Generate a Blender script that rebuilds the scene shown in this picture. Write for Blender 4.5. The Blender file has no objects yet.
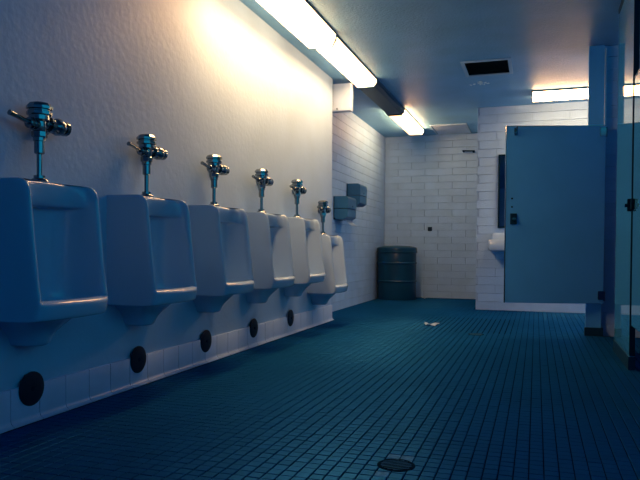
import bpy, bmesh, math, random
from mathutils import Vector, Matrix
random.seed(7)

# ------------------------------------------------------------------ camera, world, exposure
scene = bpy.context.scene
COL = scene.collection
F_PX = 650.0
YAW = math.atan(216 / F_PX)
PITCH, ROLL, SHIFT_PX = math.radians(-1.0), math.radians(0.4), 20.8
CAM = Vector((0, 0, 0.714))
fwd = Vector((-math.sin(YAW) * math.cos(PITCH), math.cos(YAW) * math.cos(PITCH), math.sin(PITCH)))
right0 = Vector((math.cos(YAW), math.sin(YAW), 0))
up0 = right0.cross(fwd)
right = right0 * math.cos(ROLL) + up0 * math.sin(ROLL)
up = right.cross(fwd)
cd = bpy.data.cameras.new('camera')
cam = bpy.data.objects.new('camera', cd)
COL.objects.link(cam)
m = Matrix((right, up, -fwd)).transposed().to_4x4()
m.translation = CAM
cam.matrix_world = m
cd.sensor_width = 36.0
cd.lens = 36.0 * F_PX / 640.0
cd.shift_y = SHIFT_PX / 640.0
cd.clip_start = 0.02
scene.camera = cam

def project(p):
    d = Vector(p) - CAM
    z = d.dot(fwd)
    return 320 + F_PX * d.dot(right) / z, 240 + SHIFT_PX - F_PX * d.dot(up) / z, z

world = bpy.data.worlds.new('world')
scene.world = world
world.use_nodes = True
WORLD_COL, WORLD_STR = (0.02, 0.60, 0.95, 1), 0.86
world.node_tree.nodes['Background'].inputs[0].default_value = WORLD_COL
world.node_tree.nodes['Background'].inputs[1].default_value = WORLD_STR
LAMP_COL, LAMP_STR = (1.0, 0.535, 0.22, 1), 39.0

vs = scene.view_settings
vs.view_transform = 'Standard'
vs.look = 'None'
vs.gamma = 1.0
vs.use_curve_mapping = False
vs.exposure = 0.14

# ------------------------------------------------------------------ materials
def new_mat(name):
    mt = bpy.data.materials.new(name)
    mt.use_nodes = True
    nt = mt.node_tree
    return mt, nt, nt.nodes['Principled BSDF']

def mat(name, col, rough=0.5, metal=0.0, spec=0.5, var=0.0, scale=8.0, bump=0.0, bscale=40.0, detail=4.0,
        per_object=0.0, coat=0.0, rvar=0.0, tint=None):
    mt, nt, b = new_mat(name)
    N, L = nt.nodes, nt.links
    b.inputs['Base Color'].default_value = (*col, 1)
    b.inputs['Roughness'].default_value = rough
    b.inputs['Metallic'].default_value = metal
    b.inputs['Specular IOR Level'].default_value = spec
    b.inputs['Coat Weight'].default_value = coat
    if tint: b.inputs['Specular Tint'].default_value = (*tint, 1)
    geo = N.new('ShaderNodeNewGeometry')
    fac = None
    if var or rvar:
        nz = N.new('ShaderNodeTexNoise')
        nz.inputs['Scale'].default_value = scale
        nz.inputs['Detail'].default_value = detail
        L.new(geo.outputs['Position'], nz.inputs['Vector'])
        fac = nz.outputs['Fac']
    if var or per_object:
        hsv = N.new('ShaderNodeHueSaturation')
        hsv.inputs['Color'].default_value = (*col, 1)
        val = None
        if var:
            mr = N.new('ShaderNodeMapRange')
            mr.inputs['From Min'].default_value = 0.3
            mr.inputs['From Max'].default_value = 0.7
            mr.inputs['To Min'].default_value = 1 - var
            mr.inputs['To Max'].default_value = 1 + var
            L.new(fac, mr.inputs['Value'])
            val = mr.outputs['Result']
        if per_object:
            oi = N.new('ShaderNodeObjectInfo')
            mr2 = N.new('ShaderNodeMapRange')
            mr2.inputs['To Min'].default_value = 1 - per_object
            mr2.inputs['To Max'].default_value = 1 + per_object
            L.new(oi.outputs['Random'], mr2.inputs['Value'])
            if val is None:
                val = mr2.outputs['Result']
            else:
                mu = N.new('ShaderNodeMath')
                mu.operation = 'MULTIPLY'
                L.new(val, mu.inputs[0])
                L.new(mr2.outputs['Result'], mu.inputs[1])
                val = mu.outputs[0]
        L.new(val, hsv.inputs['Value'])
        L.new(hsv.outputs['Color'], b.inputs['Base Color'])
    if rvar:
        mr3 = N.new('ShaderNodeMapRange')
        mr3.inputs['From Min'].default_value = 0.3
        mr3.inputs['From Max'].default_value = 0.7
        mr3.inputs['To Min'].default_value = max(0.02, rough - rvar)
        mr3.inputs['To Max'].default_value = min(1, rough + rvar)
        L.new(fac, mr3.inputs['Value'])
        L.new(mr3.outputs['Result'], b.inputs['Roughness'])
    if bump:
        nb = N.new('ShaderNodeTexNoise')
        nb.inputs['Scale'].default_value = bscale
        nb.inputs['Detail'].default_value = 5
        L.new(geo.outputs['Position'], nb.inputs['Vector'])
        bp = N.new('ShaderNodeBump')
        bp.inputs['Strength'].default_value = bump
        bp.inputs['Distance'].default_value = 0.01
        L.new(nb.outputs['Fac'], bp.inputs['Height'])
        L.new(bp.outputs['Normal'], b.inputs['Normal'])
    return mt

def emis(name, col, strength):
    mt, nt, b = new_mat(name)
    b.inputs['Base Color'].default_value = (0.8, 0.8, 0.8, 1)
    b.inputs['Emission Color'].default_value = col
    b.inputs['Emission Strength'].default_value = strength
    return mt

WALLC = (0.33, 0.507, 0.76)
M = {
    'plaster': mat('painted_plaster', WALLC, 0.5, spec=0.35, var=0.05, scale=2.5, bump=0.2, bscale=26),
    'block': mat('painted_block', (0.28, 0.475, 0.78), 0.55, spec=0.35, var=0.05, scale=6, bump=0.35, bscale=60, per_object=0.04),
    'mortar': mat('painted_mortar', (0.25, 0.41, 0.70), 0.8, spec=0.2, var=0.1, scale=20),
    'ceiling': mat('ceiling_paint', (0.16, 0.39, 0.68), 0.5, spec=0.3, var=0.08, scale=3, bump=0.5, bscale=55),
    'grout': mat('floor_grout', (0.001, 0.014, 0.042), 0.8, spec=0.0),
    'tile': mat('floor_tile', (0.003, 0.050, 0.145), 0.45, spec=0.0, var=0.18, scale=1.3, per_object=0.10, bump=0.08, bscale=90),
    'tile_worn': mat('floor_tile_worn', (0.08, 0.26, 0.46), 0.5, spec=0.0, var=0.35, scale=70),
    'base_tile': mat('base_tile', (0.33, 0.48, 0.76), 0.3, spec=0.5, per_object=0.04, var=0.05, scale=9),
    'porcelain': mat('porcelain', (0.33, 0.50, 0.75), 0.12, spec=0.5),
    'chrome': mat('chrome', (0.21, 0.25, 0.29), 0.15, metal=1.0),
    'iron': mat('dark_iron', (0.003, 0.018, 0.042), 0.5, spec=0.0, var=0.3, scale=40),
    'rubber': mat('dark_cover', (0.003, 0.018, 0.042), 0.55, spec=0.12),
    'partition': mat('partition_enamel', (0.07, 0.36, 0.82), 0.38, spec=0.35, var=0.05, scale=3),
    'partition_gloss': mat('partition_gloss_enamel', (0.03, 0.22, 0.50), 0.03, spec=0.5),
    'shoe': mat('partition_shoe', (0.006, 0.035, 0.08), 0.35, spec=0.08),
    'drum': mat('drum_paint', (0.003, 0.05, 0.12), 0.36, spec=0.25, var=0.15, scale=5),
    'dispenser': mat('dispenser_enamel', (0.025, 0.13, 0.30), 0.35, spec=0.25, var=0.05, scale=6),
    'paper': mat('paper', (0.46, 0.66, 0.88), 0.9, spec=0.1),
    'boxpaint': mat('box_paint', (0.36, 0.48, 0.70), 0.5, spec=0.3, var=0.05, scale=10),
    'housing': mat('fixture_housing', (0.03, 0.10, 0.19), 0.5, spec=0.2),
    'lens_off': mat('unlit_lens', (0.006, 0.04, 0.09), 0.35, spec=0.2),
    'lens_on': emis('lit_lens', LAMP_COL, LAMP_STR),
    'lens_side': emis('lit_lens_side', LAMP_COL, LAMP_STR * 0.26),
    'lens_dim': emis('lit_lens_aged', LAMP_COL, LAMP_STR * 0.10),  # bottom dimmed, sides raised to light the alcove but not the far floor
    'lens_dim_side': emis('lit_lens_aged_side', LAMP_COL, LAMP_STR * 1.1),
    'lens_clear': emis('lit_lens_clear', LAMP_COL, LAMP_STR * 0.75),  # basin lamp, strengths set for the glow on ceiling and wall
    'lens_clear_side': emis('lit_lens_clear_side', LAMP_COL, LAMP_STR * 0.9),
    'drain_bar': mat('drain_bar', (0.05, 0.17, 0.30), 0.5, spec=0.0),
    'aluminium': mat('aluminium', (0.55, 0.68, 0.80), 0.32, metal=0.8),
    'flake': mat('paint_flake', (0.75, 0.84, 0.92), 0.8, spec=0.1),
    'mirror': mat('mirror_glass', (0.25, 0.33, 0.40), 0.03, metal=1.0),
    'vent_dark': mat('vent_shaft', (0.002, 0.008, 0.018), 0.8, spec=0.0),
    'vent_frame': mat('vent_frame', (0.30, 0.45, 0.66), 0.45),
    'vent_slat': mat('vent_slat', (0.012, 0.035, 0.06), 0.5),
}

def add_gloss(mt, col, rough, fac):
    nt = mt.node_tree
    out = nt.nodes['Material Output']
    gl = nt.nodes.new('ShaderNodeBsdfGlossy')
    gl.inputs['Color'].default_value = (*col, 1)
    gl.inputs['Roughness'].default_value = rough
    mx = nt.nodes.new('ShaderNodeMixShader')
    mx.inputs[0].default_value = fac
    nt.links.new(nt.nodes['Principled BSDF'].outputs[0], mx.inputs[1])
    nt.links.new(gl.outputs[0], mx.inputs[2])
    nt.links.new(mx.outputs[0], out.inputs['Surface'])
add_gloss(M['tile'], (0.03, 0.22, 0.62), 0.34, 0.22)     # blue glaze

# ------------------------------------------------------------------ geometry helpers
def link(name, me, material=None, parent=None):
    o = bpy.data.objects.new(name, me)
    COL.objects.link(o)
    if material is not None and me is not None and not me.materials:
        me.materials.append(M[material])
    if parent is not None:
        o.parent = parent
    return o

def tag(o, label=None, cat=None, group=None, kind=None):
    if label: o['label'] = label
    if cat: o['category'] = cat
    if group: o['group'] = group
    if kind: o['kind'] = kind
    return o

def thing(name, label, cat, loc=(0, 0, 0), rotz=0.0, group=None):
    o = bpy.data.objects.new(name, None)
    COL.objects.link(o)
    o.empty_display_size = 0.05
    o.location = loc
    o.rotation_euler = (0, 0, rotz)
    return tag(o, label, cat, group)

def smooth(me, angle=35):
    for p in me.polygons: p.use_smooth = True
    me.set_sharp_from_angle(angle=math.radians(angle))
    return me

def finish(bm, name, angle=35):
    bmesh.ops.recalc_face_normals(bm, faces=bm.faces)
    me = bpy.data.meshes.new(name)
    bm.to_mesh(me)
    bm.free()
    return smooth(me, angle)

def add_box(bm, lo, hi, bevel=0.0, seg=2):
    lo, hi = Vector(lo), Vector(hi)
    r = bmesh.ops.create_cube(bm, size=1.0)
    vs_ = r['verts']
    c, s = (lo + hi) / 2, hi - lo
    for v in vs_:
        v.co = Vector((v.co.x * s.x, v.co.y * s.y, v.co.z * s.z)) + c
    if bevel > 0:
        es = list({e for v in vs_ for e in v.link_edges})
        bmesh.ops.bevel(bm, geom=es, offset=bevel, segments=seg, profile=0.5, affect='EDGES')

def box_me(name, lo, hi, bevel=0.0, seg=2):
    bm = bmesh.new()
    add_box(bm, lo, hi, bevel, seg)
    return finish(bm, name, 18)

def box(name, lo, hi, material, parent=None, bevel=0.0, seg=2):
    return link(name, box_me(name, lo, hi, bevel, seg), material, parent)

def add_lathe(bm, prof, origin=(0, 0, 0), axis='Z', seg=24, cap=True):
    """prof: list of (radius, height) along the axis"""
    o = Vector(origin)
    def P(r, h, a):
        x, y = r * math.cos(a), r * math.sin(a)
        if axis == 'Z': return o + Vector((x, y, h))
        if axis == 'Y': return o + Vector((x, h, y))
        return o + Vector((h, x, y))
    rings = []
    for r, h in prof:
        if r < 1e-6:
            rings.append([bm.verts.new(P(0, h, 0))])
        else:
            rings.append([bm.verts.new(P(r, h, 2 * math.pi * k / seg)) for k in range(seg)])
    for A, B in zip(rings, rings[1:]):
        if len(A) == 1 and len(B) == 1: continue
        for k in range(seg):
            k2 = (k + 1) % seg
            if len(A) == 1: bm.faces.new((A[0], B[k], B[k2]))
            elif len(B) == 1: bm.faces.new((A[k], A[k2], B[0]))
            else: bm.faces.new((A[k], A[k2], B[k2], B[k]))
    for R in (rings[0], rings[-1]):
        if cap and len(R) > 1:
            try: bm.faces.new(R)
            except ValueError: pass

def lathe(name, prof, material, parent=None, origin=(0, 0, 0), axis='Z', seg=24, angle=35):
    bm = bmesh.new()
    add_lathe(bm, prof, origin, axis, seg)
    return link(name, finish(bm, name, angle), material, parent)

def add_tube(bm, pts, rad, seg=10):
    pts = [Vector(p) for p in pts]
    rads = rad if isinstance(rad, (list, tuple)) else [rad] * len(pts)
    rings = []
    for i, p in enumerate(pts):
        t = (pts[min(i + 1, len(pts) - 1)] - pts[max(i - 1, 0)]).normalized()
        a = t.cross(Vector((0, 0, 1)))
        if a.length < 1e-3: a = t.cross(Vector((1, 0, 0)))
        a.normalize()
        b = t.cross(a)
        rings.append([bm.verts.new(p + (a * math.cos(2 * math.pi * k / seg) + b * math.sin(2 * math.pi * k / seg)) * rads[i]) for k in range(seg)])
    for A, B in zip(rings, rings[1:]):
        for k in range(seg):
            bm.faces.new((A[k], A[(k + 1) % seg], B[(k + 1) % seg], B[k]))
    bm.faces.new(rings[0]); bm.faces.new(rings[-1])

def tube(name, pts, rad, material, parent=None, seg=10):
    bm = bmesh.new()
    add_tube(bm, pts, rad, seg)
    return link(name, finish(bm, name), material, parent)

def add_prism(bm, prof, axis, a, b):
    """extrude a 2D polygon along an axis from a to b. axis X: prof=(y,z); axis Y: prof=(x,z)"""
    def P(u, v, t):
        return (t, u, v) if axis == 'X' else (u, t, v)
    A = [bm.verts.new(P(u, v, a)) for u, v in prof]
    B = [bm.verts.new(P(u, v, b)) for u, v in prof]
    n = len(prof)
    for k in range(n):
        bm.faces.new((A[k], A[(k + 1) % n], B[(k + 1) % n], B[k]))
    bm.faces.new(A); bm.faces.new(B)

def prism(name, prof, axis, a, b, material, parent=None, angle=35):
    bm = bmesh.new()
    add_prism(bm, prof, axis, a, b)
    return link(name, finish(bm, name, angle), material, parent)

def loft(rows, close_first=True, close_last=True, subsurf=0, cyclic=False):
    bm = bmesh.new()
    V = [[bm.verts.new(p) for p in r] for r in rows]
    n = len(rows[0])
    for A, B in zip(V, V[1:]):
        for k in range(n if cyclic else n - 1):
            k2 = (k + 1) % n
            bm.faces.new((A[k], A[k2], B[k2], B[k]))
    if close_first: bm.faces.new(V[0])
    if close_last: bm.faces.new(V[-1])
    return bm

def subdivided(bm, name, levels=2):
    bmesh.ops.recalc_face_normals(bm, faces=bm.faces)
    me = bpy.data.meshes.new(name)
    bm.to_mesh(me); bm.free()
    tmp = bpy.data.objects.new('tmp', me)
    COL.objects.link(tmp)
    md = tmp.modifiers.new('s', 'SUBSURF')
    md.levels = md.render_levels = levels
    dg = bpy.context.evaluated_depsgraph_get()
    out = bpy.data.meshes.new_from_object(tmp.evaluated_get(dg))
    bpy.data.objects.remove(tmp)
    bpy.data.meshes.remove(me)
    out.name = name
    for p in out.polygons: p.use_smooth = True
    return out

# ------------------------------------------------------------------ the room
CEIL = 2.43
WX = -1.964            # urinal wall face
W_END = 6.275          # where the urinal wall stops
AX = -2.205            # block alcove wall face
FY = 9.75              # far wall face
VY, VX0 = 8.04, -0.685 # wall with the wash basin
SX = 0.535             # stall fronts
PY = 5.93              # block end wall of the stalls
Y0 = -2.6              # where the modelled room stops behind the camera
XR = 1.75              # how far the stalls go

floor = box('floor', (-2.6, Y0, -0.06), (XR + 0.2, FY + 0.2, 0.0), 'grout')
tag(floor, 'dark blue floor of small square tiles with dark grout', 'floor', kind='structure')

# ceiling with an opening for the vent
VXA, VXB, VYA, VYB = -0.645, -0.262, 6.07, 6.53
bm = bmesh.new()
xs, ys = [-2.6, VXA, VXB, XR + 0.2], [Y0, VYA, VYB, FY + 0.2]
for zz in (CEIL, CEIL + 0.05):
    g = [[bm.verts.new((x, y, zz)) for y in ys] for x in xs]
    for i in range(3):
        for j in range(3):
            if (i, j) != (1, 1):
                bm.faces.new((g[i][j], g[i + 1][j], g[i + 1][j + 1], g[i][j + 1]))
ceiling = link('ceiling', finish(bm, 'ceiling'), 'ceiling')
tag(ceiling, 'rough painted blue grey ceiling above the whole room', 'ceiling', kind='structure')

# walls: mortar cores with separate painted blocks
CH, CL, JT = 0.1016, 0.406, 0.0032
_blk = {}
def block_mesh(L, H=0.1016):
    k = (round(L, 3), round(H, 3))
    if k not in _blk:
        bm = bmesh.new()
        w, h, t = (L - 0.002) / 2, (H - JT) / 2, 0.012
        b = 0.0012
        A = [bm.verts.new((x, 0, z)) for x, z in ((-w, -h), (w, -h), (w, h), (-w, h))]
        B = [bm.verts.new((x, -t + b, z)) for x, z in ((-w, -h), (w, -h), (w, h), (-w, h))]
        C = [bm.verts.new((x, -t, z)) for x, z in ((-w + b, -h + b), (w - b, -h + b), (w - b, h - b), (-w + b, h - b))]
        for P, Q in ((A, B), (B, C)):
            for i in range(4):
                bm.faces.new((P[i], P[(i + 1) % 4], Q[(i + 1) % 4], Q[i]))
        bm.faces.new(C)
        bmesh.ops.recalc_face_normals(bm, faces=bm.faces)
        me = bpy.data.meshes.new('block')
        bm.to_mesh(me); bm.free()
        me.materials.append(M['block'])
        _blk[k] = me
    return _blk[k]

def block_face(wall, origin, direction, length, rotz, phase=0.0):
    """lay running-bond blocks on a core face; origin = left foot of the face, direction = unit vector along it"""
    d = Vector(direction)
    n = int(CEIL / CH) + 1
    for c in range(n):
        z0 = c * CH
        H = min(CH, CEIL - z0)
        if H < 0.02: break
        off = (phase + (CL / 2 if c % 2 else 0)) % CL
        s = -off
        while s < length - 0.02:
            a, b = max(0.0, s), min(length, s + CL)
            s += CL
            if b - a < 0.03: continue
            o = bpy.data.objects.new('block', block_mesh(b - a, H))
            COL.objects.link(o)
            o.parent = wall
            p = Vector(origin) + d * ((a + b) / 2)
            o.location = (p.x, p.y, z0 + H / 2)
            o.rotation_euler = (random.uniform(-.002, .002), 0, rotz + random.uniform(-.0015, .0015))

wall_near_unseen = box('wall_near_unseen', (WX - 0.16, Y0 - 0.15, 0), (XR + 0.15, Y0, CEIL), 'plaster')  # unseen wall added to cut the blue world light from behind
tag(wall_near_unseen, 'unseen plastered wall opposite the far wall, added to block blue light', 'wall', kind='structure')
bm = bmesh.new()
add_box(bm, (XR, Y0, 0), (XR + 0.15, 3.2, 1.25)); add_box(bm, (XR, 3.2, 0), (XR + 0.15, PY + 0.2, 2.1))  # unseen wall, heights cut so blue world light enters above as fill
wall_right_unseen = link('wall_right_unseen', finish(bm, 'wall_right_unseen'), 'plaster')
tag(wall_right_unseen, 'unseen plastered wall behind the toilet stalls, cut low to let blue light in', 'wall', kind='structure')
T = 0.010  # core set back behind the block faces
wall_left = box('wall_left', (WX - 0.16, Y0, 0), (WX, W_END, CEIL), 'plaster')
tag(wall_left, 'rough plastered wall carrying the row of urinals', 'wall', kind='structure')
wall_alcove = box('wall_alcove', (AX - 0.15, W_END - 0.3, 0), (AX - T, FY + 0.15, CEIL), 'mortar')
tag(wall_alcove, 'painted block side wall behind the towel dispensers', 'wall', kind='structure')
block_face(wall_alcove, (AX - T, W_END + 0.01, 0), (0, 1, 0), FY - W_END - 0.02, math.pi / 2, 0.1)
wall_far = box('wall_far', (AX - T, FY + T, 0), (VX0 + 0.15, FY + 0.15, CEIL), 'mortar')
tag(wall_far, 'painted block end wall behind the trash drum', 'wall', kind='structure')
block_face(wall_far, (AX, FY + T, 0), (1, 0, 0), VX0 + 0.01 - AX, 0, 0.2)
wall_basin = box('wall_basin', (VX0 + T, VY + T, 0), (XR, FY + T, CEIL), 'mortar')
tag(wall_basin, 'painted block wall carrying the wash basin and mirror', 'wall', kind='structure')
block_face(wall_basin, (VX0, VY + T, 0), (1, 0, 0), 1.62, 0, 0.18)
block_face(wall_basin, (VX0 + T, FY - 0.002, 0), (0, -1, 0), FY - VY - 0.004, -math.pi / 2, 0.05)
wall_stall = box('wall_stall', (0.43, PY + T, 0), (XR, PY + 0.2, CEIL), 'mortar')
tag(wall_stall, 'painted block end wall of the toilet stalls', 'wall', kind='structure')
block_face(wall_stall, (0.43, PY + T, 0), (1, 0, 0), XR - 0.43, 0, 0.11)

# floor tiles: nearest in view as single parts, the others joined
PT = 0.0465
X_PH, Y_PH = -0.4325 + PT / 2, 2.10
def tile_geo(w, t=0.004, b=0.0016):
    h = w / 2
    v = [(-h, -h, 0), (h, -h, 0), (h, h, 0), (-h, h, 0), (-h, -h, t - b), (h, -h, t - b), (h, h, t - b), (-h, h, t - b),
         (-h + b, -h + b, t), (h - b, -h + b, t), (h - b, h - b, t), (-h + b, h - b, t)]
    f = [(0, 1, 5, 4), (1, 2, 6, 5), (2, 3, 7, 6), (3, 0, 4, 7), (4, 5, 9, 8), (5, 6, 10, 9), (6, 7, 11, 10), (7, 4, 8, 11), (8, 9, 10, 11)]
    return v, f
def quad_of(me_name, w, material):
    v, f = tile_geo(w)
    me = bpy.data.meshes.new(me_name)
    me.from_pydata(v, [], f)
    me.materials.append(M[material])
    return me
tile_me = quad_of('tile', PT - 0.0036, 'tile')
tile_worn_me = quad_of('tile_worn', PT - 0.0036, 'tile_worn')
DRAINS = [(-0.430, 2.105, 0.058), (-0.475, 5.63, 0.062)]
cells = []
i0, i1 = int((WX + 0.02 - X_PH) / PT) - 1 - 6, int((XR - X_PH) / PT)
j0, j1 = int((Y0 - Y_PH) / PT), int((FY - Y_PH) / PT)
for i in range(i0, i1 + 1):
    for j in range(j0, j1 + 1):
        x, y = X_PH + i * PT, Y_PH + j * PT
        lim = WX + 0.045 if y < W_END + 0.03 else AX + 0.026
        if x < lim or y > FY - 0.026: continue
        if x > VX0 - 0.026 and y > VY - 0.026: continue
        if x > 0.40 and PY - 0.026 < y < PY + 0.226: continue
        if any(math.hypot(x - dx, y - dy) < dr - 0.016 for dx, dy, dr in DRAINS): continue
        cells.append((x, y))
vis = []
for c in cells:
    if c[1] > 0.5:
        px, py, dz = project((c[0], c[1], 0))
        if -6 < px < 646 and py < 486: vis.append((dz, c))
vis.sort()
single = {c for _, c in vis[:300]}
worn = [(-0.4785, 2.205), (-0.425, 2.20), (-0.40, 2.16), (-0.47, 2.02)]
for c in single:
    w = any(abs(c[0] - a) < PT / 2 and abs(c[1] - b) < PT / 2 for a, b in worn)
    o = bpy.data.objects.new('tile', tile_worn_me if w else tile_me)
    COL.objects.link(o)
    o.parent = floor
    o.location = (c[0], c[1], random.uniform(-.0006, .0006))
    o.rotation_euler = (random.gauss(0, .008), random.gauss(0, .008), random.gauss(0, .008))
verts, faces = [], []
for c in cells:
    if c in single: continue
    wide = -1.15 < c[0] < -0.2 and 5.75 < c[1] < 7.0
    v, f = tile_geo(PT - (0.0085 if wide else 0.0036))
    k = len(verts)
    z = random.uniform(-.0006, .0006)
    sx, sy = random.gauss(0, .008), random.gauss(0, .008)
    verts += [(c[0] + a, c[1] + b, q + z + a * sx + b * sy) for a, b, q in v]
    faces += [tuple(k + n for n in q) for q in f]
me = bpy.data.meshes.new('mosaic_tiles')
me.from_pydata(verts, [], faces)
tag(link('mosaic_tiles', me, 'tile', floor), kind='stuff')

# cove base tiles below the urinals
baseboard = box('baseboard_left', (WX, Y0, 0.004), (WX + 0.004, W_END - 0.002, 0.150), 'mortar')
tag(baseboard, 'row of pale coved base tiles under the urinals', 'baseboard', kind='structure')
BP = 0.158
bm = bmesh.new()
prof = [(0.0, 0.153), (0.010, 0.153), (0.013, 0.150), (0.013, 0.032), (0.017, 0.018), (0.026, 0.010), (0.034, 0.007), (0.034, 0.003), (0.0, 0.003)]
add_prism(bm, prof, 'Y', -BP / 2 + 0.002, BP / 2 - 0.002)
bt_me = finish(bm, 'tile', 50)
bt_me.materials.append(M['base_tile'])
y = 2.03 - BP * 29 + BP / 2
while y < W_END - BP / 2 + 0.02:
    o = bpy.data.objects.new('tile', bt_me)
    COL.objects.link(o)
    o.parent = baseboard
    o.location = (WX + random.uniform(0, .001), y, 0)
    y += BP
last = W_END - (y - BP / 2)
if last > 0.02:
    bm = bmesh.new()
    add_prism(bm, prof, 'Y', 0.002, last - 0.001)
    o = link('tile', finish(bm, 'tile', 50), 'base_tile', baseboard)
    o.location = (WX, y - BP / 2, 0)

# ------------------------------------------------------------------ urinals
def urinal_body():
    Hw, th = 0.205, 0.030
    ys_in = [1.0, 0.92, 0.80, 0.55, 0.0]
    rows = []
    def row(z_out, D, z_in, d_in, w_in, front=False, bulge=0.0, inset=0.0):
        half = []
        for d, yv in ((0, Hw), (0.5 * D, Hw), (D - 0.03, Hw), (D - 0.008, Hw - 0.004), (D, Hw - th * 0.45)):
            half.append((d, -yv, z_out))
        if front:
            def dd(yv): return D + bulge * (1 - (yv / Hw) ** 2) - inset
            for yv in (Hw - th * 0.9, Hw - th * 1.4, 0.148, 0.115, 0.065):
                half.append((dd(yv), -yv, z_in))
            mid = (dd(0), 0, z_in)
        else:
            zt = (z_out + z_in) / 2
            w_in = w_in * 0.90
            for d, yv, zz in ((D - 0.010, Hw - th * 0.85, z_out), (D - 0.040, Hw - th - 0.002, zt),
                              (d_in + 0.40 * (D - d_in), Hw - th - 0.018, z_in), (d_in + 0.10 * (D - d_in), (w_in + Hw - th - 0.02) / 2, z_in), (d_in, w_in * 0.6, z_in)):
                half.append((d, -yv, zz))
            mid = (d_in, 0, z_in)
        rows.append(half + [mid] + [(a, -b, c) for a, b, c in reversed(half)])
    row(0.000, 0.16, 0.000, 0, 0, True, 0.00)
    row(0.000, 0.250, 0.000, 0, 0, True, 0.020)
    row(0.005, 0.262, 0.005, 0, 0, True, 0.028)
    row(0.050, 0.270, 0.050, 0, 0, True, 0.032)
    row(0.058, 0.271, 0.062, 0, 0, True, 0.032, 0.001)
    row(0.066, 0.271, 0.070, 0, 0, True, 0.032, 0.008)
    row(0.072, 0.271, 0.076, 0, 0, True, 0.032, 0.022)
    row(0.077, 0.271, 0.077, 0, 0, True, 0.032, 0.036)
    row(0.082, 0.270, 0.068, 0.225, 0.160)
    row(0.087, 0.270, 0.044, 0.205, 0.150)
    row(0.092, 0.269, 0.034, 0.110, 0.135)
    row(0.100, 0.268, 0.050, 0.066, 0.130)
    row(0.125, 0.262, 0.095, 0.056, 0.134)
    row(0.260, 0.247, 0.250, 0.054, 0.136)
    row(0.405, 0.232, 0.418, 0.056, 0.136)
    row(0.425, 0.230, 0.434, 0.060, 0.134)
    row(0.435, 0.229, 0.437, 0.100, 0.132)
    row(0.445, 0.228, 0.440, 0.125, 0.132)
    row(0.465, 0.226, 0.462, 0.132, 0.120)
    row(0.490, 0.221, 0.490, 0.138, 0.118)
    row(0.508, 0.213, 0.514, 0.141, 0.116)
    row(0.520, 0.202, 0.526, 0.140, 0.116)
    row(0.528, 0.188, 0.531, 0.132, 0.116)
    row(0.531, 0.168, 0.5315, 0.115, 0.116)
    return subdivided(loft(rows), 'body', 2)

def trap_body():
    rows = []
    for z, hw, d in ((0.02, 0.155, 0.215), (-0.005, 0.150, 0.21), (-0.03, 0.118, 0.185), (-0.055, 0.085, 0.155), (-0.085, 0.066, 0.135),
                     (-0.108, 0.060, 0.128), (-0.116, 0.050, 0.115), (-0.117, 0.03, 0.09)):
        pts = [(0, -hw, z), (d * 0.5, -hw, z)]
        for k in range(1, 8):
            a = -math.pi / 2 + math.pi * k / 8
            pts.append((d * 0.5 + d * 0.5 * math.cos(a), hw * math.sin(a), z))
        pts += [(d * 0.5, hw, z), (0, hw, z)]
        rows.append(pts)
    return subdivided(loft(rows, close_first=False), 'outlet', 1)

UY = [2.10, 2.853, 3.585, 4.315, 5.05, 5.745]
UZ = [0.44] * 5 + [0.317]
ORD = ['sixth', 'fifth', 'fourth', 'third', 'second', None]
body_me, trap_me = urinal_body(), trap_body()
body_me.materials.append(M['porcelain']); trap_me.materials.append(M['porcelain'])
bm = bmesh.new()
add_lathe(bm, [(0.026, 0.0), (0.026, 0.004), (0.018, 0.009), (0.0, 0.011)], (0.13, 0, 0.031), 'Z', 20)
strain_me = finish(bm, 'strainer'); strain_me.materials.append(M['chrome'])

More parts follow.
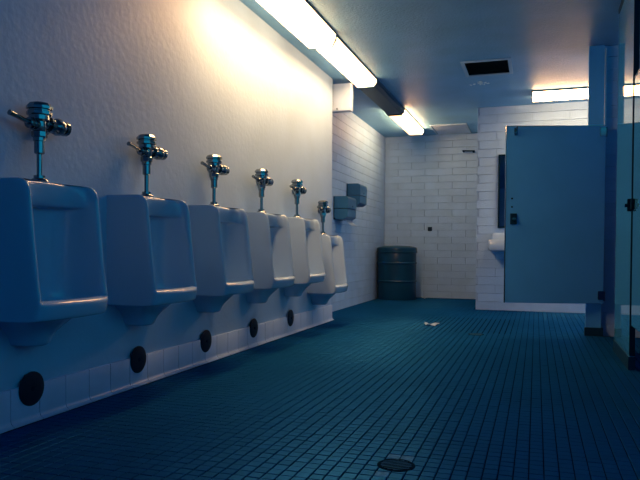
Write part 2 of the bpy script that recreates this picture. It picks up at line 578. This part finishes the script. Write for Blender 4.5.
# shared flush-valve meshes (local: x out of the wall, y along it, z up from the urinal's top)
def valve_meshes():
    out = {}
    PX = 0.075
    def lt(name, parts, ang=35, material='chrome'):
        bm = bmesh.new()
        for prof_, org, ax, sg in parts: add_lathe(bm, prof_, org, ax, sg)
        out[name] = finish(bm, name, ang); out[name].materials.append(M[material])
    lt('flange', [([(0.036, 0.0), (0.034, 0.006), (0.026, 0.012), (0.022, 0.013), (0.022, 0.024), (0.012, 0.026)], (PX, 0, 0), 'Z', 20)])
    lt('flush_tube', [([(0.0105, 0.015), (0.0105, 0.130)], (PX, 0, 0), 'Z', 16)])
    lt('vacuum_breaker', [([(0.015, 0.110), (0.020, 0.114), (0.020, 0.160), (0.024, 0.162), (0.024, 0.176), (0.019, 0.178), (0.019, 0.19)], (PX, 0, 0), 'Z', 18)])
    lt('coupling_nut', [([(0.028, 0.176), (0.030, 0.180), (0.030, 0.198), (0.027, 0.201)], (PX, 0, 0), 'Z', 8)], 20)
    lt('valve_body', [([(0.024, 0.195), (0.027, 0.205), (0.027, 0.238), (0.040, 0.246), (0.040, 0.264), (0.034, 0.266)], (PX, 0, 0), 'Z', 24),
                      ([(0.022, -0.040), (0.022, 0.0)], (PX, 0, 0.226), 'Y', 16)])
    lt('cap', [([(0.042, 0.262), (0.049, 0.266), (0.049, 0.277), (0.041, 0.280), (0.041, 0.285), (0.050, 0.288), (0.050, 0.299), (0.040, 0.311), (0.024, 0.316), (0.0, 0.317)], (PX, 0, 0), 'Z', 10)], 25)
    bm = bmesh.new()
    add_lathe(bm, [(0.019, -0.062), (0.022, -0.058), (0.022, -0.042), (0.024, -0.040), (0.024, -0.030)], (PX, 0, 0.226), 'Y', 10)
    add_tube(bm, [(PX, -0.055, 0.226), (PX + .002, -0.085, 0.231), (PX + .004, -0.130, 0.240), (PX + .004, -0.160, 0.245)], [0.011, 0.0085, 0.0095, 0.0105], 12)
    out['handle'] = finish(bm, 'handle'); out['handle'].materials.append(M['chrome'])
    lt('stop_valve', [([(0.022, 0.020), (0.022, 0.045), (0.032, 0.047), (0.032, 0.066), (0.023, 0.068), (0.024, 0.080), (0.033, 0.088), (0.036, 0.105), (0.033, 0.120), (0.026, 0.124),
                        (0.026, 0.134), (0.031, 0.136), (0.031, 0.152), (0.022, 0.160), (0.0, 0.163)], (PX, 0, 0.236), 'Y', 14)], 30)
    lt('supply_pipe', [([(0.014, 0.0), (0.014, PX)], (0, 0.105, 0.236), 'X', 14)])
    lt('escutcheon', [([(0.036, 0.0005), (0.034, 0.007), (0.022, 0.012), (0.014, 0.013)], (0, 0.105, 0.236), 'X', 20)])
    return out
VM = valve_meshes()
bm = bmesh.new()
add_lathe(bm, [(0.070, 0.0), (0.070, 0.003), (0.066, 0.006), (0.020, 0.008), (0.0, 0.008)], (0, 0, 0), 'X', 32)
disc_me = finish(bm, 'cover_plate'); disc_me.materials.append(M['rubber'])
bm = bmesh.new()
add_lathe(bm, [(0.009, 0.006), (0.009, 0.010), (0.006, 0.012), (0.0, 0.012)], (0, 0, 0), 'X', 12)
screw_me = finish(bm, 'screw'); screw_me.materials.append(M['iron'])

for i in range(6):
    if ORD[i]:
        ul = 'pale ceramic wall urinal, %s in line counting from the low-hung one' % ORD[i]
        vl = 'chrome flush valve on the %s urinal counting from the low-hung one' % ORD[i]
        dl = 'dark round cover plate under the %s urinal counting from the low-hung one' % ORD[i]
    else:
        ul = 'pale ceramic urinal hung lower than the others beside the alcove corner'
        vl = 'chrome flush valve set lowest, above the low-hung urinal'
    t = thing('urinal', ul, 'urinal', (WX, UY[i], UZ[i]), group='urinals along the plastered wall')
    link('bowl', body_me, None, t)
    link('outlet', trap_me, None, t)
    link('strainer', strain_me, None, t)
    v = thing('flush_valve', vl, 'flush valve', (WX, UY[i] + 0.018, UZ[i] + 0.537), group='flush valves above the urinals')
    for nm, me_ in VM.items():
        link(nm, me_, None, v)
    if ORD[i]:
        c = thing('cover_plate', dl, 'cover plate', (WX + 0.0125, [2.142, 2.893, 3.621, 4.345, 5.095][i], 0.137), group='round cover plates at the wall base')
        link('plate', disc_me, None, c)
        link('screw', screw_me, None, c)

# ------------------------------------------------------------------ ceiling lights
def fixture(label, y0, y1, lens, loc=None, axis='Y', drop=0.0, group='ceiling lights in line over the urinals'):
    cx, cy, L, h = -1.640, (y0 + y1) / 2, y1 - y0, 0.112 + drop * 0.4
    t = thing('ceiling_light', label, 'light', loc or (cx, cy, CEIL), 0 if axis == 'Y' else math.pi / 2, group)
    prism('housing', [(-h, -0.001), (h, -0.001), (h, -0.020), (-h, -0.020)], 'Y', -L / 2, L / 2, 'housing', t)
    zb = -0.082 - drop
    lp = [(-h + .004, -0.0195), (-h + .004, -0.052), (-h + 0.030, zb), (h - 0.030, zb), (h - .004, -0.052), (h - .004, -0.0195)]
    lo = prism('lens', lp, 'Y', -L / 2 + 0.012, L / 2 - 0.012, lens, t, 20)
    if lens != 'lens_off':                       # sides get their own strength to steer the lamp's light
        lo.data.materials.append(M[lens.replace('_on', '') + '_side'])
        for p in lo.data.polygons:
            p.material_index = 0 if p.normal.z < -0.9 else 1
    for s in (-1, 1):
        e0, e1 = sorted((s * (L / 2 - 0.012), s * L / 2))
        cp = [(-h - .003, -0.0195), (-h - .003, -0.056), (-h + 0.026, zb - .008), (h - 0.026, zb - .008), (h + .003, -0.056), (h + .003, -0.0195)]  # cap rim enlarged to draw the dark shadow gap between lenses
        prism('end_cap', cp, 'Y', e0, e1, 'lens_off' if lens == 'lens_off' else 'housing', t, 20)
    return t
fixture('lit ceiling light over the urinals, farthest of the row from the alcove', 3.50, 4.93, 'lens_on', drop=0.030)
fixture('lit ceiling light between the unlit light and the outermost lit one', 4.96, 6.36, 'lens_on')
fixture('unlit dark ceiling light in the row over the urinals', 6.37, 7.77, 'lens_off')
fixture('lit ceiling light at the alcove end of the row beside the hatch', 7.78, 9.20, 'lens_dim')
fixture('lit ceiling light crossing in front of the wash basin wall', -0.61, 0.61, 'lens_clear', (0.545, 7.44, CEIL), 'X', 0.0, 'ceiling light by the basin')

# ------------------------------------------------------------------ ceiling vent, hatch, flakes
t = thing('ceiling_vent', 'square ceiling vent with a dark opening and pale frame', 'vent', (0, 0, CEIL))
bm = bmesh.new()
fw = 0.030
for lo, hi in (((VXA - fw, VYA - fw), (VXB + fw, VYA)), ((VXA - fw, VYB), (VXB + fw, VYB + fw)), ((VXA - fw, VYA), (VXA, VYB)), ((VXB, VYA), (VXB + fw, VYB))):
    add_box(bm, (*lo, -0.010), (*hi, -0.0005))
link('frame', finish(bm, 'frame'), 'vent_frame', t)
bm = bmesh.new()
for lo, hi in (((VXA, VYA, 0), (VXA + .004, VYB, .18)), ((VXB - .004, VYA, 0), (VXB, VYB, .18)), ((VXA, VYA, 0), (VXB, VYA + .004, .18)), ((VXA, VYB - .004, 0), (VXB, VYB, .18)), ((VXA, VYA, .176), (VXB, VYB, .18))):
    add_box(bm, lo, hi)
link('shaft', finish(bm, 'shaft'), 'vent_dark', t)
for k in range(9):
    yy = VYA + 0.03 + k * (VYB - VYA - 0.06) / 8
    bm = bmesh.new()
    add_prism(bm, [(yy - .012, 0.012), (yy - .011, 0.012), (yy + .014, 0.040), (yy + .013, 0.040)], 'X', VXA + .004, VXB - .004)
    link('slat', finish(bm, 'slat'), 'vent_slat', t)

t = thing('ceiling_hatch', 'flat pale access hatch in the ceiling by the far wall', 'hatch', (-1.16, 9.31, CEIL))
bm = bmesh.new()
for lo, hi in (((-.25, -.355), (.25, -.335)), ((-.25, .335), (.25, .355)), ((-.25, -.335), (-.23, .335)), ((.23, -.335), (.25, .335))):
    add_box(bm, (*lo, -0.016), (*hi, -0.0005))
link('frame', finish(bm, 'frame'), 'vent_frame', t)
pn = box('panel', (-.222, -.33, -.012), (.225, .33, -.002), 'boxpaint', t, 0.002)

bm = bmesh.new()
for k in range(14):
    x, yv = random.uniform(-0.68, -0.47), random.uniform(6.70, 6.90)
    s = random.uniform(.008, .022)
    q = [bm.verts.new((x + s * math.cos(a) * random.uniform(.6, 1.3), yv + s * math.sin(a) * random.uniform(.6, 1.3), CEIL - random.uniform(.004, .016))) for a in (0, 1.3, 2.6, 3.8, 5.0)]
    top = bm.verts.new((x, yv, CEIL - 0.001))
    bm.faces.new(q)
    for a in range(5): bm.faces.new((q[a], q[(a + 1) % 5], top))
fl = link('paint_flakes', finish(bm, 'paint_flakes', 10), 'flake', ceiling)
tag(fl, kind='stuff')

# ------------------------------------------------------------------ junction box at the end of the urinal wall
t = thing('junction_box', 'pale metal junction box under the ceiling at the alcove corner', 'box', (0, 0, 0))
box('case', (AX + 0.001, 6.30, 2.108), (-1.776, 6.375, 2.386), 'boxpaint', t, 0.003)
box('cover', (-1.985, 6.294, 2.114), (-1.782, 6.2995, 2.380), 'boxpaint', t, 0.002)
lathe('screw', [(0.007, -0.0115), (0.006, -0.013), (0.0, -0.013)][::-1] + [(0.007, 0.0)], 'iron', t, (-1.92, 6.2945, 2.13), 'Y', 12)

# ------------------------------------------------------------------ towel dispensers
def dispenser(label, y0, y1, z0, z1, paper):
    t = thing('towel_dispenser', label, 'dispenser', (AX, (y0 + y1) / 2, z0), group='dispensers on the alcove wall')
    L, H, D = y1 - y0, z1 - z0, 0.172
    zm = H * 0.47
    bm = bmesh.new()
    pr = [(0.004, zm), (D, zm), (D, H - 0.03), (D - 0.012, H - 0.008), (D - 0.03, H), (0.004, H)]
    add_prism(bm, pr, 'Y', -L / 2, L / 2)
    bmesh.ops.bevel(bm, geom=bm.edges[:], offset=0.004, segments=2, affect='EDGES')
    link('lid', finish(bm, 'lid', 18), 'dispenser', t)
    bm = bmesh.new()
    pr = [(0.004, 0.02), (0.03, 0.0), (D - 0.05, 0.0), (D - 0.004, 0.03), (D - 0.004, zm - 0.004), (0.004, zm - 0.004)]
    add_prism(bm, pr, 'Y', -L / 2 + 0.003, L / 2 - 0.003)
    bmesh.ops.bevel(bm, geom=bm.edges[:], offset=0.003, segments=2, affect='EDGES')
    link('case', finish(bm, 'case', 18), 'dispenser', t)
    box('wall_gap_plate', (0.0005, -L / 2 - 0.012, 0.0), (0.006, L / 2 - 0.01, H), 'iron', t)  # dark plate, offset to one side, stands in for the shaded wall gap
    lathe('lock', [(0.009, -0.002), (0.009, 0.004), (0.006, 0.005), (0.0, 0.005)], 'chrome', t, (D, 0.0, zm + 0.03), 'X', 12)
    if paper:
        bm = bmesh.new()
        pts = [(D - 0.060, 0.010), (D - 0.050, -0.010), (D - 0.030, -0.032), (D + 0.004, -0.056), (D + 0.030, -0.068)]
        A = [bm.verts.new((x, -L / 2 + 0.07, z)) for x, z in pts]
        B = [bm.verts.new((x, L / 2 - 0.06, z + 0.006)) for x, z in pts]
        for k in range(len(pts) - 1): bm.faces.new((A[k], A[k + 1], B[k + 1], B[k]))
        bmesh.ops.solidify(bm, geom=bm.faces[:], thickness=0.002)
        link('paper_towel', finish(bm, 'paper_towel'), 'paper', t)
dispenser('blue grey towel dispenser with a white towel hanging out', 7.115, 7.480, 1.06, 1.325, True)
dispenser('blue grey dispenser mounted higher with no towel showing', 7.650, 7.985, 1.252, 1.520, False)

# ------------------------------------------------------------------ trash drum
t = thing('trash_drum', 'dark blue metal trash drum standing in the far corner', 'trash drum', (-1.915, 9.30, 0.004))
R = 0.279
lathe('body', [(R - .02, 0.012), (R - .004, 0.002), (R, 0.02), (R, 0.245), (R + .009, 0.255), (R + .009, 0.268), (R, 0.278), (R, 0.505), (R + .009, 0.515), (R + .009, 0.530), (R, 0.540),
               (R, 0.690), (R - 0.006, 0.700), (R - 0.012, 0.695), (R - 0.012, 0.03), (0.0, 0.025)], 'drum', t, seg=48)
lathe('lid', [(R + .004, 0.665), (R + .008, 0.668), (R + .010, 0.715), (R + .004, 0.742), (R - .015, 0.752), (R - .05, 0.758), (R - .09, 0.768), (0.0, 0.775)], 'drum', t, seg=48)
bm = bmesh.new()
add_lathe(bm, [(R + .0095, 0.672), (R + .015, 0.676), (R + .015, 0.688), (R + .0095, 0.692)], (0, 0, 0), 'Z', 48, False)
link('clamp_ring', finish(bm, 'clamp_ring'), 'drum', t)

# ------------------------------------------------------------------ small fittings of the far wall
t = thing('wall_bracket', 'dark metal bar bracket high on the far block wall', 'bracket', (-0.95, FY, 2.166))
tube('bar', [(-0.09, -0.055, 0.004), (0.085, -0.055, -0.004)], 0.009, 'iron', t)
box('arm', (0.055, -0.06, -0.022), (0.085, -0.001, -0.006), 'iron', t, 0.002)
box('arm', (-0.085, -0.06, -0.010), (-0.065, -0.001, 0.002), 'iron', t, 0.002)
t = thing('wall_outlet', 'small dark square fitting on the far block wall', 'wall fitting', (-1.51, FY, 1.031))
box('plate', (-0.030, -0.012, -0.030), (0.030, -0.001, 0.030), 'iron', t, 0.003)
lathe('stub', [(0.018, -0.025), (0.018, -0.010)], 'rubber', t, (0, 0, 0), 'Y', 14)

# ------------------------------------------------------------------ wash basin and mirror
BX0, BX1, BF = -0.527, 0.02, 7.70
t = thing('wash_basin', 'pale wall-hung wash basin under the mirror, partly behind the stall door', 'basin', (0, 0, 0))
bm = bmesh.new()
secs = []
cxm = (BX0 + BX1) / 2
def rr(hx, yb, yf, z, n=4, r=0.03):
    pts = []
    for cx_, cy_, a0 in ((cxm + hx - r, yb - r * 0.2, 0), (cxm - hx + r, yb - r * 0.2, 90), (cxm - hx + r, yf + r, 180), (cxm + hx - r, yf + r, 270)):
        for k in range(n + 1):
            a = math.radians(a0 + 90 * k / n)
            ry = r * 0.2 if a0 < 180 else r
            pts.append((cx_ + r * math.cos(a), cy_ + ry * math.sin(a), z))
    return pts
hx = (BX1 - BX0) / 2
rows = [rr(hx - .10, VY - .004, BF + .10, .705), rr(hx - .03, VY - .004, BF + .03, .710), rr(hx - .006, VY - .004, BF + .005, .718), rr(hx, VY - .004, BF, .730), rr(hx, VY - .004, BF, .832),
        rr(hx - .006, VY - .004, BF + .006, .840), rr(hx - .02, VY - .006, BF + .02, .841), rr(hx - .045, VY - .10, BF + .045, .836, r=.05), rr(hx - .065, VY - .12, BF + .065, .79, r=.06), rr(hx - .12, VY - .13, BF + .09, .735, r=.05)]
link('bowl', finish(loft(rows, True, True, cyclic=True), 'bowl', 50), 'porcelain', t)
bm = bmesh.new()
add_prism(bm, [(VY - .004, .838), (VY - .085, .838), (VY - .070, .905), (VY - .055, .925), (VY - .004, .925)], 'X', BX0 + .035, BX1 - .035)
bmesh.ops.bevel(bm, geom=bm.edges[:], offset=0.006, segments=2, affect='EDGES')
link('backsplash', finish(bm, 'backsplash', 18), 'porcelain', t)
f = lathe('faucet', [(0.024, 0.836), (0.022, 0.848), (0.014, 0.852), (0.013, 0.90), (0.017, 0.905), (0.017, 0.918), (0.0, 0.922)], 'chrome', t, (cxm, VY - .115, 0), 'Z', 16)
tube('spout', [(cxm, VY - .115, .885), (cxm, VY - .16, .895), (cxm, VY - .21, .885), (cxm, VY - .225, .868)], 0.009, 'chrome', f)
tube('drain_pipe', [(cxm, VY - .22, .72), (cxm, VY - .22, .58), (cxm, VY - .20, .53), (cxm, VY - .15, .53), (cxm, VY - .13, .57), (cxm, VY - .10, .60), (cxm, VY - .001, .60)], 0.017, 'chrome', t)
t = thing('mirror', 'dark framed wall mirror above the wash basin', 'mirror', (0, 0, 0))
MX0, MX1, MZ0, MZ1 = -0.438, 0.06, 0.985, 1.857
box('glass', (MX0 + .014, VY - .010, MZ0 + .014), (MX1 - .014, VY - .004, MZ1 - .014), 'mirror', t)
bm = bmesh.new()
for lo, hi in (((MX0, MZ0), (MX0 + .018, MZ1)), ((MX1 - .018, MZ0), (MX1, MZ1)), ((MX0 + .018, MZ0), (MX1 - .018, MZ0 + .018)), ((MX0 + .018, MZ1 - .018), (MX1 - .018, MZ1))):
    add_box(bm, (lo[0], VY - .022, lo[1]), (hi[0], VY - .002, hi[1]))
link('frame', finish(bm, 'frame'), 'iron', t)

# ------------------------------------------------------------------ toilet stalls
t = thing('stall_pilaster', 'tall glossy blue stall panel reaching from floor to ceiling', 'stall panel', (SX, 0, 0), group=None)
PYA, PYB = 4.27, 5.06
box('panel', (0.002, PYA, 0.012), (0.030, PYB, 2.40), 'partition_gloss', t, 0.004)
box('shoe', (-0.004, PYA - .003, 0.004), (0.036, PYB + .003, 0.085), 'shoe', t, 0.002)
box('top_gap_strip', (-0.002, PYA, 2.395), (0.034, PYB, CEIL - .001), 'shoe', t)  # dark strip in place of the shadow gap under the ceiling
box('edge_strip', (0.0, PYA - .006, 0.09), (0.032, PYA - .0005, 2.39), 'rubber', t)  # dark strip added to draw the dark gap line beside the door
box('keeper', (-0.020, PYA - .008, 0.955), (0.046, PYA + .022, 1.030), 'iron', t, 0.004)
tube('bumper', [(-0.021, PYA + .006, 0.99), (-0.034, PYA + .006, 0.99)], 0.011, 'iron', t, 12)
t = thing('stall_door', 'closed blue stall door next to the tall glossy panel', 'stall door', (SX, 0, 0))
DYA, DYB = 3.38, 4.225
box('panel', (0.004, DYA, 0.275), (0.028, DYB, 1.735), 'partition_gloss', t, 0.003)
box('latch', (-0.012, DYB - .075, 0.960), (0.004, DYB - .004, 1.020), 'iron', t, 0.003)
box('top_edge', (0.002, DYA, 1.735), (0.030, DYB, 1.741), 'chrome', t)
box('hinge', (-0.004, DYA - .02, 0.33), (0.036, DYA + .01, 0.42), 'chrome', t, 0.003)
box('hinge', (-0.004, DYA - .02, 1.60), (0.036, DYA + .01, 1.69), 'chrome', t, 0.003)
t = thing('stall_pilaster', 'blue stall panel beyond the closed door, hinge side', 'stall panel', (SX, 0, 0))
box('panel', (0.002, 2.95, 0.012), (0.030, DYA - .025, 2.40), 'partition', t, 0.004)
box('shoe', (-0.004, 2.947, 0.004), (0.036, DYA - .022, 0.085), 'shoe', t, 0.002)
t = thing('stall_divider', 'blue divider panel between two toilet stalls', 'stall panel', (SX, 4.62, 0))
box('panel', (0.034, -0.012, 0.30), (1.20, 0.012, 1.74), 'partition', t, 0.003)

# pilaster on the block end wall and the open door hinged on it
t = thing('stall_pilaster', 'narrow blue stall post fixed to the block end wall behind the open door', 'stall panel', (0, 0, 0))
box('panel', (0.400, PY - .045, 0.006), (0.522, PY - .012, CEIL - .002), 'partition', t, 0.003)
box('edge_strip', (0.522, PY - .050, 0.30), (0.536, PY - .008, CEIL - .03), 'aluminium', t, 0.002)
box('shoe', (0.394, PY - .051, 0.004), (0.538, PY - .006, 0.075), 'shoe', t, 0.002)
box('hinge', (0.516, PY - .058, 1.665), (0.548, PY - .046, 1.745), 'chrome', t, 0.003)
box('hinge', (0.516, PY - .058, 0.30), (0.548, PY - .046, 0.38), 'chrome', t, 0.003)
hx_, hy_ = 0.534, PY - 0.080
fx_, fy_ = -0.247, 5.655
ang = math.atan2(fy_ - hy_, fx_ - hx_)
DW = math.hypot(fx_ - hx_, fy_ - hy_)
t = thing('stall_door', 'wide blue stall door standing open in front of the block end wall', 'stall door', (hx_, hy_, 0.28), ang)
# local x runs from hinge to free edge; +y faces the camera side
box('panel', (0.004, -0.012, 0.0), (DW, 0.012, 1.47), 'partition', t, 0.003)
bm = bmesh.new()
add_box(bm, (DW, -0.0135, 0.0), (DW + .004, 0.0135, 1.474)); add_box(bm, (0.004, -0.0135, 1.470), (DW, 0.0135, 1.474))
link('edge_trim', finish(bm, 'edge_trim'), 'chrome', t)
hk = box('coat_hook', (DW - .088, 0.0122, 1.395), (DW - .062, 0.016, 1.455), 'chrome', t, 0.003)
tube('hook_arm', [(DW - .075, .014, 1.435), (DW - .075, .040, 1.432), (DW - .075, .052, 1.442), (DW - .075, .056, 1.46)], 0.006, 'chrome', hk)
tube('hook_arm', [(DW - .075, .014, 1.410), (DW - .075, .030, 1.402), (DW - .075, .038, 1.412)], 0.005, 'chrome', hk)
lt_ = box('latch', (DW - .090, 0.0122, 0.655), (DW - .035, 0.022, 0.745), 'shoe', t, 0.003)
lathe('latch_knob', [(0.014, 0.022), (0.012, 0.030), (0.017, 0.036), (0.015, 0.044), (0.0, 0.046)], 'chrome', lt_, (DW - .062, 0, 0.70), 'Y', 16)
for zz in (0.80, 0.87):
    lathe('bolt', [(0.008, 0.0121), (0.007, 0.015), (0.0, 0.016)], 'iron', t, (DW - .05, 0, zz), 'Y', 12)
for zz in (0.07, 1.42):
    box('hinge_leaf', (0.0, 0.0122, zz - .035), (0.05, 0.018, zz + .035), 'chrome', t, 0.002)

# ------------------------------------------------------------------ floor drains and litter
def drain(label, x, y, r, bars):
    t = thing('floor_drain', label, 'drain', (x, y, 0.0), group=None)
    bm = bmesh.new()
    add_lathe(bm, [(r - .008, 0.0042), (r - .008, 0.0052), (r - .004, 0.0060), (r + .003, 0.0060), (r + .005, 0.0045), (r + .005, 0.002)], (0, 0, 0), 'Z', 40, False)
    link('ring', finish(bm, 'ring'), 'iron', t)
    lathe('sump', [(r - .007, 0.0052), (r - .012, 0.0050), (0.0, 0.0049)], 'vent_dark', t, seg=32)
    a = 0.6
    for k in range(bars):
        off = (k - (bars - 1) / 2) * (2 * (r - .008) / bars)
        half = math.sqrt(max(0, (r - .006) ** 2 - off ** 2)) * 0.97
        o = box('bar', (-half, -.0018, .0045), (half, .0018, .0062), 'drain_bar', t)
        o.location = (-math.sin(a) * off, math.cos(a) * off, 0)
        o.rotation_euler = (0, 0, a)
drain('round slotted iron floor drain among worn pale tiles', *DRAINS[0], 7)
drain('dark round floor drain near the scrap of white paper', *DRAINS[1], 7)

def scrap(name, label, x, y, w, d, h, rot):
    n = 7
    bm = bmesh.new()
    g = []
    for i in range(n):
        rowv = []
        for j in range(n):
            u, v = i / (n - 1) - .5, j / (n - 1) - .5
            z = h * (abs(math.sin(5.1 * u + 1.3 * v)) * .7 + random.uniform(0, .3)) * (0.4 + abs(u) * 1.4)
            rowv.append(bm.verts.new((u * w + random.uniform(-.006, .006), v * d * (1 - .5 * abs(u)) + random.uniform(-.006, .006), z)))
        g.append(rowv)
    for i in range(n - 1):
        for j in range(n - 1):
            bm.faces.new((g[i][j], g[i + 1][j], g[i + 1][j + 1], g[i][j + 1]))
    bmesh.ops.solidify(bm, geom=bm.faces[:], thickness=0.0015)
    mn = min(v.co.z for v in bm.verts)
    for v in bm.verts: v.co.z -= mn
    o = link(name, finish(bm, name, 20), 'paper')
    o.location = (x, y, 0.0045)
    o.rotation_euler = (0, 0, rot)
    tag(o, label, 'paper')
scrap('paper_scrap', 'crumpled white paper scrap lying on the open tiled floor', -0.93, 6.16, 0.13, 0.12, 0.035, 0.3)
scrap('paper_scrap', 'tiny white paper bit beside the foot of the trash drum', -1.545, 9.52, 0.07, 0.06, 0.03, 0.1)
